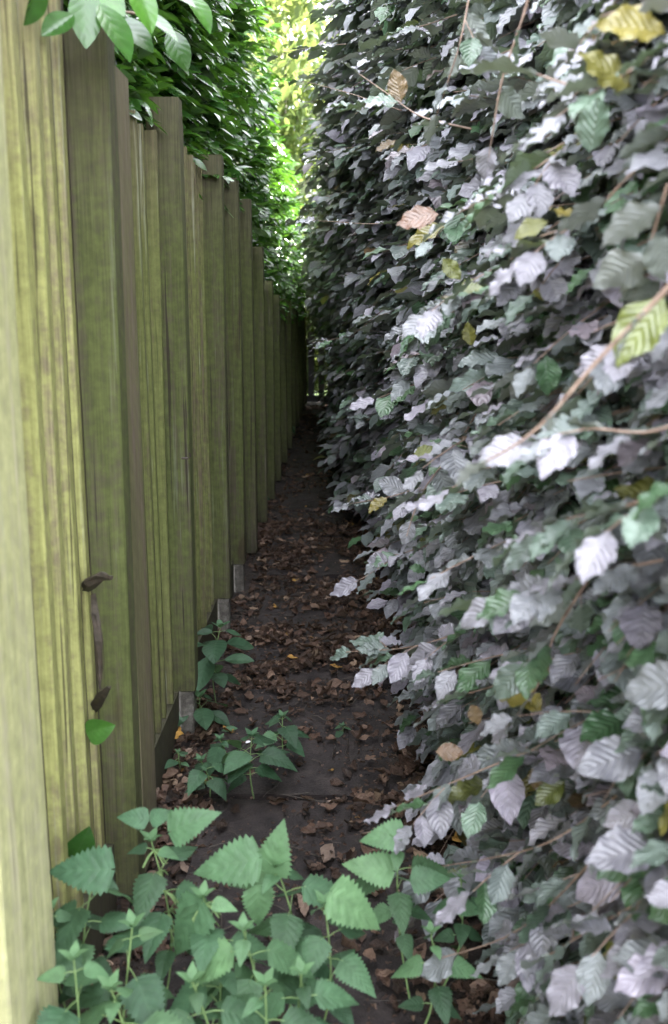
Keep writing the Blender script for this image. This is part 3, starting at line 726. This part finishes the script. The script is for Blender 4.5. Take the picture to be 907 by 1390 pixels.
# the big near sprig above the second post
hl = [((115, -20), (118, 72), 1.9, .11, .5), ((100, 20), (82, 32), 1.85, .08, .45), ((120, -30), (172, 22), 1.95, .10, .7), ((180, -25), (212, 52), 1.95, .10, .8),
      ((135, 5), (178, 82), 1.9, .12, .35), ((205, -20), (262, 8), 2.0, .10, .75), ((190, 15), (250, 60), 2.1, .10, .5), ((250, -10), (290, 40), 2.2, .1, .6),
      ((150, 20), (210, 62), 2.05, .11, .2), ((230, 40), (255, 95), 2.3, .1, .4), ((60, -30), (42, 12), 1.7, .09, .55)]
O = np.array([atY(a[0], a[1], Y) for a, b, Y, l, t in hl]); E = np.array([atY(b[0], b[1], Y-.02) for a, b, Y, l, t in hl])
D = norm(E-O); rs = np.random.RandomState(9); N = norm(np.array([.3, -.7, .55])[None]+rs.normal(0, .25, (len(hl), 3)))
tn = np.stack([[t for *_, t in hl], rs.uniform(.4, 1, len(hl)), rs.uniform(0, 1, len(hl))], 1)
V, Q, U, T = leaves(O, D, N, np.array([h[3] for h in hl])*1.05, tn, 'other', 14, 6, 4)
mb = MB()
for pts in ([(120, 10, 1.9), (105, -5, 1.92), (80, -30, 1.95)], [(195, 20, 2.1), (130, 10, 2.0), (100, -20, 2.0)], [(250, 0, 2.2), (180, -20, 2.1), (120, -40, 2.0)]):
    mb.tube([atY(*p) for p in pts], [.003]*len(pts), 6)
sp = link('branch', mb.mesh('laurel_sprig', True), M['twig'], laurel)
me = mesh_np('sprig_leaves', V, Q, U, T); o = link('leaves', me, M['laurel'], sp)

# ------------------------------------------------------------------ trees and shrubs beyond
def tree(name, label, cat, x, y, h, cr, n, tint_mu, seed, hang=.5, leaf=.11, trunk_r=.13, zlo=.35, group=None, ell=1.0):
    rs = np.random.RandomState(seed); t = empty(name, (x, y, 0), label, cat, group)
    mb = MB(); zz = np.linspace(-.1, h*.82, 10)
    tx = x+np.cumsum(rs.normal(0, .05, 10)); ty = y+np.cumsum(rs.normal(0, .05, 10))
    mb.tube(np.stack([tx, ty, zz], 1), np.linspace(trunk_r, trunk_r*.25, 10), 10)
    centers = []
    for q in range(26):
        f = rs.uniform(zlo, .98); i0 = int(f*9); base = np.array([tx[i0], ty[i0], zz[i0]])
        an = rs.uniform(0, 6.28); rr = cr*rs.uniform(.45, 1)*(1-.5*abs(f-.6)); e = base+[math.cos(an)*rr, math.sin(an)*rr, rs.uniform(.0, .5)*cr*ell]
        md = (base+e)/2+[0, 0, .12*cr]
        mb.tube([base, md, e], [trunk_r*.35, trunk_r*.22, trunk_r*.08], 6); centers += [md, e, (md+e)/2]
    link('trunk', mb.mesh('trunk', True), M['bark'], t)
    centers = np.array(centers)
    c = centers[rs.randint(0, len(centers), n)]
    sg = cr*.19
    O = c+rs.normal(0, sg, (n, 3)); O[:, 2] -= np.abs(rs.normal(0, hang*.6, n)); O = O[O[:, 2] > .15]; n = len(O)
    D = norm(rs.normal(0, .7, (n, 3))+[0, 0, -hang]); N = norm(rs.normal(0, .6, (n, 3))+[0, 0, 1])
    tn = np.stack([np.clip(rs.normal(tint_mu, .2, n), 0, 1), rs.uniform(0, 1, n), rs.uniform(0, 1, n)], 1)
    V, Q, U, T = leaves(O, D, N, rs.uniform(.7, 1.3, n)*leaf, tn, 'other', 3, 2, seed)
    link('crown', mesh_np('crown', V, Q, U, T), M['tree'], t)
    return t
tree('ash_tree', 'sunlit yellow green tree with hanging leaves filling the gap at the end of the path', 'tree', -1.0, 18.5, 8.5, 2.6, 15000, .62, 41, 1.0, .14)
tree('ash_tree', 'tall pale green tree rising behind the top of the beech hedge', 'tree', 2.2, 23, 10, 3.6, 9000, .6, 42, .9, .18)
tree('ash_tree', 'yellow green tree standing behind the far end of the laurel', 'tree', -4.2, 21, 9, 3.4, 8000, .55, 43, .8, .18)
for bx, by, bh, lb in ((-2.3, 9.6, 8.4, 'dark tree leaning over the path from behind the laurel'), (-2.2, 13.0, 9.0, 'dark leafy tree shading the far end of the path')):
    tree('shade_tree', lb, 'tree', bx, by, bh, 3.0, 15000, .25, int(by*10), .1, .17, .17, .66)  # canopy above the view, added to darken the far path
for bx, by, lb in ((3.3, 1.2, 'unseen leafy tree added to block the sun behind the near end of the beech hedge'), (3.5, 4.2, 'unseen leafy tree added to block the sun behind the middle of the beech hedge'), (3.3, 6.9, 'unseen leafy tree added to block the sun behind the far part of the beech hedge')):
    tree('shade_tree', lb, 'tree', bx, by, 7.8, 2.5, 15000, .35, int(by*10), .2, .17, .15, .45)  # trees out of view, added to keep direct sun off the near path
for (x, y, h, cr, n, mu, sd, lb) in ((-.45, 14.95, 1.7, .55, 4000, .25, 54, 'low dark shrub directly behind the slatted gate'), (-.15, 15.3, 2.6, .8, 5000, .30, 51, 'dark green shrub closing the far end of the path beside the slatted gate'),
                                 (-1.5, 15.2, 2.3, .8, 4500, .45, 52, 'green shrub at the far end of the wooden fence'),
                                 (.9, 15.0, 3.4, .9, 4500, .2, 53, 'dark shrub behind the far end of the beech hedge')):
    tree('shrub', lb, 'shrub', x, y, h, cr, n, mu, sd, .2, .09, .04, .15)

# slatted gate at the end of the path
gate = empty('slatted_gate', (-.35, 14.2, 0), 'dark slatted gate with light showing between its bars at the end of the path', 'gate')
for q in range(6):
    xx = -.78+q*.155
    mb = MB(); mb.box((xx, 14.2, .06), (xx+.095, 14.225, 1.12+.02*(q % 2)), .003, rs)
    link('slat', mb.mesh('slat'), M['bluebark'], gate)
for z in (.05, .92):
    mb = MB(); mb.box((-.80, 14.227, z), (.12, 14.265, z+.09)); link('rail', mb.mesh('rail'), M['bluebark'], gate)
for xx in (-.92, .14):
    mb = MB(); mb.box((xx, 14.18, -.05), (xx+.1, 14.28, 1.25)); link('gate_post', mb.mesh('gate_post'), M['bluebark'], gate)

# ------------------------------------------------------------------ leaf litter
rs = np.random.RandomState(61)
def on_slab(x, y):
    r = np.zeros(len(x), bool)
    for cx, sy, hw, ln in SLABS: r |= (np.abs(x-cx) < hw-.03) & (y > sy+.02) & (y < sy+ln-.02)
    return r
def litter(n, l0, l1, seed, bare, pale=0.0):
    rs = np.random.RandomState(seed)
    y = rs.uniform(.5, 14, n*3)**1.0; y = np.where(rs.uniform(0, 1, n*3) < .6, rs.uniform(.9, 6.2, n*3), y)
    x = rs.uniform(-.58, .62, n*3)+.25*(path_mid(y)+.08)
    pr = np.where(on_slab(x, y), np.interp(y, [1, 3.15, 3.4, 5, 6, 9], [bare*2, bare*1.3, .9, .85, bare*4, bare*4]), .85)
    pr = pr*np.clip(.05+1.9*vnoise(x, y, 4, 14)**1.7, 0, 1)
    m = rs.uniform(0, 1, n*3) < pr; x = x[m][:n]; y = y[m][:n]; k = len(x)
    z = ground_z(x, y)+np.where(on_slab(x, y), .024, 0)+rs.uniform(.003, .022, k)
    O = np.stack([x, y, z], 1); an = rs.uniform(0, 6.28, k)
    D = np.stack([np.cos(an), np.sin(an), rs.normal(0, .16, k)], 1); N = norm(np.stack([rs.normal(0, .36, k), rs.normal(0, .36, k), np.ones(k)], 1))
    O -= norm(D)*.02
    tn = np.stack([np.clip(rs.beta(1.5, 2.1, k)*1.02+pale, 0, .95), rs.uniform(0, 1, k), rs.uniform(0, 1, k)], 1)
    tn[:, 0] = np.where(rs.uniform(0, 1, k) > .996, 1, tn[:, 0])
    return leaves(O, D, N, rs.uniform(l0, l1, k), tn, 'dead', 5, 4, seed)
V, Q, U, T = merge([litter(8000, .020, .060, 1, .13), litter(1500, .045, .075, 3, .05, .22), litter(30000, .005, .018, 2, .28)])
tag(link('leaf_litter', mesh_np('leaf_litter', V, Q, U, T), M['dead']), 'brown fallen leaves scattered over the dark path', 'leaf litter', kind='stuff')
n = 260; P = np.zeros((n, 4, 3)); yy = rs.uniform(1, 8, n); xx = rs.uniform(-.5, .5, n); an = rs.uniform(0, 6.28, n); ln = rs.uniform(.03, .14, n)
for q in range(4):
    P[:, q, 0] = xx+np.cos(an)*ln*q/3+rs.normal(0, .003, n); P[:, q, 1] = yy+np.sin(an)*ln*q/3+rs.normal(0, .003, n); P[:, q, 2] = .032+rs.uniform(0, .006, n)
V, Q = tubes(P, np.full((n, 4), .0012)*rs.uniform(.6, 1.7, n)[:, None], 4)
tag(link('twig_litter', mesh_np('twig_litter', V, Q), M['darkstem']), 'thin dry twigs strewn on the path', 'twigs', kind='stuff')
def fallen(px, py, L, tint, label, cat='leaf', kind='dead', ang=.5, lift=.02, nrm=(0, -.25, 1), seed=1, mat='dead'):
    o_ = atZ(px, py, .03); D = np.array([[math.cos(ang), math.sin(ang), .1]]); N = norm(np.array([nrm], float))
    o_ = o_-D[0]*L*.5; o_[2] = lift+.01
    V, Q, U, T = leaves(np.array([o_]), D, N, np.array([L]), np.array([[tint, 1., .5]]), kind, 8, 6, seed)
    o = empty_loc = np.array(o_); me = mesh_np('fallen_leaf', V-o, Q, U, T)
    ob = bpy.data.objects.new('fallen_leaf', me); scene.collection.objects.link(ob); me.materials.append(M[mat]); ob.location = o
    tag(ob, label, cat, 'single fallen leaves on the path')
fallen(238, 1003, .085, 1.0, 'curled orange dead leaf at the foot of the fence beside the concrete spur', nrm=(.3, -.9, .5), lift=.04, ang=1.3, seed=2)
fallen(630, 1152, .07, 1.0, 'yellow fallen leaf on brown litter under the beech hedge', ang=.3, lift=.05, seed=3)
fallen(312, 992, .055, .5, 'pale green fallen leaf lying flat on the path', kind='other', mat='nettle', ang=.1, seed=4)
fallen(212, 1083, .06, .93, 'pale grey dead leaf standing on edge against the fence foot', nrm=(.8, -.6, .2), ang=1.6, lift=.03, seed=5)

# ------------------------------------------------------------------ nettles
def nettle(name, base, top, pairs, Lmax, seed, label, group, lean=.25, tmu=.55, extra=None, kind='nettle', mat='nettle', tassels=False):
    """opposite pairs of toothed leaves, each pair turned a quarter from the one below"""
    rs = np.random.RandomState(seed)
    base = np.array(base, float); top = np.array(top, float)
    t = empty(name, base, label, 'plant', group)
    n = 9; f = np.linspace(0, 1, n)[:, None]
    bow = norm(rs.normal(0, 1, 3)*[1, 1, 0])*np.linalg.norm(top-base)*.08
    C = base*(1-f)+top*f+bow*np.sin(f*math.pi)
    mb = MB(); mb.tube(C, np.linspace(.0028, .0014, n), 6)
    Os, Ds, Ns, Ls, Tn = [], [], [], [], []
    tv = norm(top-base); a0 = rs.uniform(0, 3.14)
    for k in range(pairs):
        g = .38+.62*(k+.5)/pairs; q = g*(n-1); i0 = min(int(q), n-2); o = C[i0]*(1-(q-i0))+C[i0+1]*(q-i0)
        sz = Lmax*math.sin(math.pi*min(.95, .22+.62*(1-g)+.25))**.8*(.42 if k == pairs-1 else 1)*rs.uniform(.82, 1.08)
        for s_ in (0, 1):
            an = a0+k*math.pi/2+s_*math.pi+rs.normal(0, .25)
            h = np.array([math.cos(an), math.sin(an), rs.uniform(-.05, .45)]); h = norm(h)
            pl = sz*.38; e = o+h*pl
            mb.tube([o, o+h*pl*.5+[0, 0, .002], e], [.0012, .001, .0009], 5)
            d = norm(h*[1, 1, 0]+[0, 0, rs.uniform(-.75, .05)])
            Os.append(e); Ds.append(d); Ns.append(norm(np.array([0, -.25, 1.])+h*[.35, .35, 0]+rs.normal(0, .15, 3))); Ls.append(sz)
            Tn.append([np.clip(tmu+.25*(g-.5)+rs.normal(0, .12), 0, 1), rs.uniform(0, 1), 0])
            if tassels and g > .5:
                for _ in range(3):
                    dd = norm(np.array([h[0]*.6+rs.normal(0, .3), h[1]*.6+rs.normal(0, .3), -.35])); L_ = .03
                    mb.tube([o, o+dd*L_*.5, o+dd*L_+[0, 0, -.01]], [.0014, .0022, .0012], 5)
    for k in range(4):                                  # small top leaves
        an = a0+k*math.pi/2; h = norm(np.array([math.cos(an), math.sin(an), .8]))
        Os.append(top); Ds.append(h); Ns.append(norm(np.array([-h[0], -h[1], 1.]))); Ls.append(Lmax*.28); Tn.append([min(1, tmu+.3), .8, 0])
    link('stem', mb.mesh('stem', True), M['greenstem'], t)
    if extra:
        for (bp, tp_, Y, L_, tt) in extra:
            o = atY(bp[0], bp[1], Y); e = atY(tp_[0], tp_[1], Y-.0)
            Os.append(o); Ds.append(norm(e-o)); Ns.append(norm(np.array([rs.normal(0, .15), -.75, .65]))); Ls.append(np.linalg.norm(e-o)); Tn.append([tt, .8, 0])
    V, Q, U, T = leaves(np.array(Os), np.array(Ds), np.array(Ns), np.array(Ls), np.array(Tn), kind, 26, 8, seed)
    link('leaves', mesh_np('leaves', V, Q, U, T), M[mat], t)
    return t
G1 = 'nettles in the foreground'
def base_under(px, py, Y, dx=0, dy=.06):
    p = atY(px, py, Y); return [p[0]+dx, p[1]+dy, .0], p
FG = [ # top px, Y, pairs, Lmax, seed, label, extra leaves
 ((205, 1140), 1.62, 6, .085, 1, 'tall nettle with a pale crown of small leaves beside the fence foot', [((232, 1128), (296, 1102), 1.60, 0, .62), ((200, 1112), (158, 1108), 1.62, 0, .5), ((205, 1112), (238, 1102), 1.62, 0, .5)], True),
 ((130, 1180), 1.52, 6, .080, 2, 'leftmost nettle leaning over the near end of the fence', [((150, 1180), (62, 1182), 1.5, 0, .35)], False),
 ((375, 1175), 1.58, 6, .090, 3, 'nettle with one broad upright leaf in the middle of the path', [((368, 1185), (383, 1118), 1.58, 0, .75), ((350, 1165), (262, 1185), 1.58, 0, .65), ((350, 1205), (352, 1262), 1.56, 0, .75)], False),
 ((275, 1215), 1.50, 5, .085, 4, 'nettle with long drooping leaf between the two taller nettles', [((272, 1228), (228, 1300), 1.5, 0, .55)], True),
 ((440, 1225), 1.52, 5, .080, 5, 'nettle with a big pale heart shaped leaf near the path centre', [((452, 1212), (520, 1262), 1.5, 0, .9)], False),
 ((542, 1140), 1.62, 5, .075, 6, 'slender nettle under the tips of the beech branch', [((532, 1182), (466, 1172), 1.62, 0, .85), ((548, 1132), (488, 1140), 1.62, 0, .7), ((560, 1195), (612, 1192), 1.6, 0, .55)], False),
 ((625, 1190), 1.66, 5, .05, 7, 'spindly nettle with tiny leaves beside the hedge foot', [((622, 1228), (655, 1240), 1.65, 0, .6)], False),
 ((330, 1260), 1.42, 5, .085, 8, 'low nettle at the bottom middle edge of the view', None, False),
 ((180, 1255), 1.42, 5, .085, 9, 'low nettle against the lowest part of the near fence', None, False),
 ((585, 1265), 1.52, 4, .065, 11, 'small bright nettle seedling by the lowest beech twig', None, False),
 ((100, 1300), 1.34, 5, .085, 12, 'nettle at the very bottom left corner beside the pale boards', None, False),
 ((410, 1320), 1.36, 5, .08, 13, 'nettle at the bottom centre with its crown cut by the view', None, False),
 ((65, 1235), 1.46, 5, .08, 15, 'shaded nettle touching the pale near boards', None, False),
 ((300, 1300), 1.46, 5, .085, 17, 'nettle half hidden by the long drooping leaf', None, False),
 ((360, 1335), 1.34, 5, .085, 19, 'nettle at the bottom edge under the broad upright leaf', None, False),
 ((150, 1340), 1.30, 5, .085, 27, 'nettle in the bottom corner beside the fence', None, False),
 ((260, 1330), 1.32, 5, .085, 14, 'nettle below the long drooping nettle leaf', None, False),
]
for (tp, Y, pr, Lm, sd_, lb, ex, ta) in FG:
    b, p = base_under(tp[0], tp[1], Y, dx=np.random.RandomState(sd_).uniform(-.05, .05))
    b[0] = max(b[0], -.50)
    nettle('nettle', b, p, pr, Lm*1.2, sd_, lb, G1, tmu=.5, extra=ex, tassels=ta)
# mid-distance plants
def ground_plant(name, px, py, h, pairs, L, seed, label, group, dx=0, tmu=.3, kind='nettle'):
    b = atZ(px, py, 0.0); b[2] = .0; L *= 1.35; h *= 1.1
    nettle(name, b, [b[0]+dx, b[1]-.03, h], pairs, L, seed, label, group, tmu=tmu, kind=kind)
G2 = 'small nettles growing from the path'
ground_plant('nettle', 345, 1085, .20, 6, .085, 21, 'dark nettle clump growing mid path in front of the flat slab', G2, .0, .22)
ground_plant('nettle', 385, 1040, .17, 5, .07, 22, 'small nettle with upright shoots behind the dark clump', G2, .0, .3)
ground_plant('nettle', 285, 1085, .13, 4, .07, 23, 'low nettle between the dark clump and the kickboard', G2, -.02, .3)
ground_plant('nettle', 310, 1050, .12, 4, .065, 24, 'tiny nettle with a white petal lying beside it', G2, -.02, .28)
ground_plant('nettle', 465, 1000, .05, 2, .045, 25, 'two flat seedling leaves in the middle of the brown litter', G2, 0, .2)
ground_plant('nettle', 245, 1045, .07, 3, .04, 26, 'tiny nettle tight against the fence corner', G2, 0, .4)
G3 = 'smooth leaved weeds at the fence foot'
ground_plant('weed', 296, 965, .30, 7, .11, 31, 'dark green weed standing beside the second concrete spur', G3, .02, .25, 'other')
ground_plant('weed', 274, 990, .12, 4, .10, 32, 'broad leaved weed at the foot of the nearest concrete spur', G3, .0, .35, 'other')
for q, (px, py, h) in enumerate(((352, 690, .16), (362, 668, .2), (372, 640, .25), (380, 625, .2), (392, 600, .22))):
    ground_plant('weed', px, py, h, 4, .07, 40+q, ['low weed where the fence posts begin to crowd together', 'bushy weed just beyond the low weed at the fence foot', 'tallest of the dark weeds along the distant fence foot',
        'thin weed behind the tallest distant weed', 'furthest weed against the shaded end of the fence'][q], G3, .0, .2, 'other')

# ------------------------------------------------------------------ little things caught in the fence
def small_leaf(px0, py0, px1, py1, X, tint, label, kind='ivy', mat='laurel', seed=1, nrm=(.45, -.85, .2)):
    a = atX(px0, py0, X); L = 0
    b = EYE+ray(px1, py1)/ray(px1, py1)[1]*a[1]; L = np.linalg.norm(b-a)
    V, Q, U, T = leaves(np.array([a]), np.array([b-a]), np.array([nrm], float), np.array([L]), np.array([[tint, .8, .5]]), kind, 12, 6, seed)
    me = mesh_np('ivy_leaf', V-a, Q, U, T); ob = bpy.data.objects.new('ivy_leaf', me); scene.collection.objects.link(ob)
    me.materials.append(M[mat]); ob.location = a; tag(ob, label, 'leaf', 'ivy leaves poking through the fence')
small_leaf(117, 995, 156, 985, FX+.02, .55, 'ivy leaf pushing through the gap between boards and post', seed=3)
small_leaf(100, 1165, 122, 1125, FX+.015, .15, 'dark ivy leaf just above the nettles on the near boards', seed=5)
def stub(pts, R, label, name='broken_branch'):
    P = np.array([atX(*p) for p in pts]); mb = MB(); mb.tube(P-P[0], R, 8)
    k = 8; n = len(P)
    V = np.concatenate(mb.v); Q = np.concatenate(mb.q)
    e = (n-1)*k; Q = np.concatenate([Q, [[e, e+1, e+2, e+3], [e, e+3, e+4, e+5], [e, e+5, e+6, e+7]]])
    V = V+np.random.RandomState(3).normal(0, .0024, V.shape)
    o = bpy.data.objects.new(name, mesh_np(name, V, Q, smooth=False)); scene.collection.objects.link(o)
    o.data.materials.append(M['darkstem']); o.location = P[0]; tag(o, label, 'branch stub', 'broken stubs poking through the fence')
stub([(112, 800, FX-.02), (124, 790, FX+.03), (138, 782, FX+.06), (150, 783, FX+.085)], [.012, .013, .010, .006], 'upper broken branch stub poking out between board and post')
stub([(124, 965, FX-.02), (134, 952, FX+.03), (140, 942, FX+.06), (148, 932, FX+.08)], [.013, .011, .008, .004], 'lower splintered branch stub just above the ivy leaf')
stub([(127, 806, FX+.040), (131, 835, FX+.071), (134, 870, FX+.073), (137, 905, FX+.072), (135, 935, FX+.066)], [.002, .008, .006, .007, .002], 'long dark strip of torn bark down the edge of the mossy post')
# screw hook on the third post
p = atX(252, 622, FX+.075)
hk = MB(); hk.tube([[0, 0, 0], [.02, -.004, 0], [.028, -.006, .006], [.026, -.006, .018]], [.004, .004, .0035, .003], 6)
o = bpy.data.objects.new('metal_hook', hk.mesh('metal_hook', True)); scene.collection.objects.link(o); o.location = p-np.array([.012, 0, 0])
o.data.materials.append(M['darkstem']); tag(o, 'small rusty hook fixed to the side of a mossy post', 'hook')
# white petal
p = atZ(333, 1008, .12)
V, Q, U, T = leaves(np.array([[0, 0, 0.]]), np.array([[1., .2, .1]]), np.array([[0, -.4, 1.]]), np.array([.018]), np.array([[1, 1, 1.]]), 'other', 5, 4, 2)
pm, _, pb = new_mat('white_petal'); pb.inputs['Base Color'].default_value = (.75, .72, .76, 1)
o = bpy.data.objects.new('petal', mesh_np('petal', V, Q, U, T)); scene.collection.objects.link(o); o.location = p; o.data.materials.append(pm)
tag(o, 'white petal caught on the small nettle', 'petal')
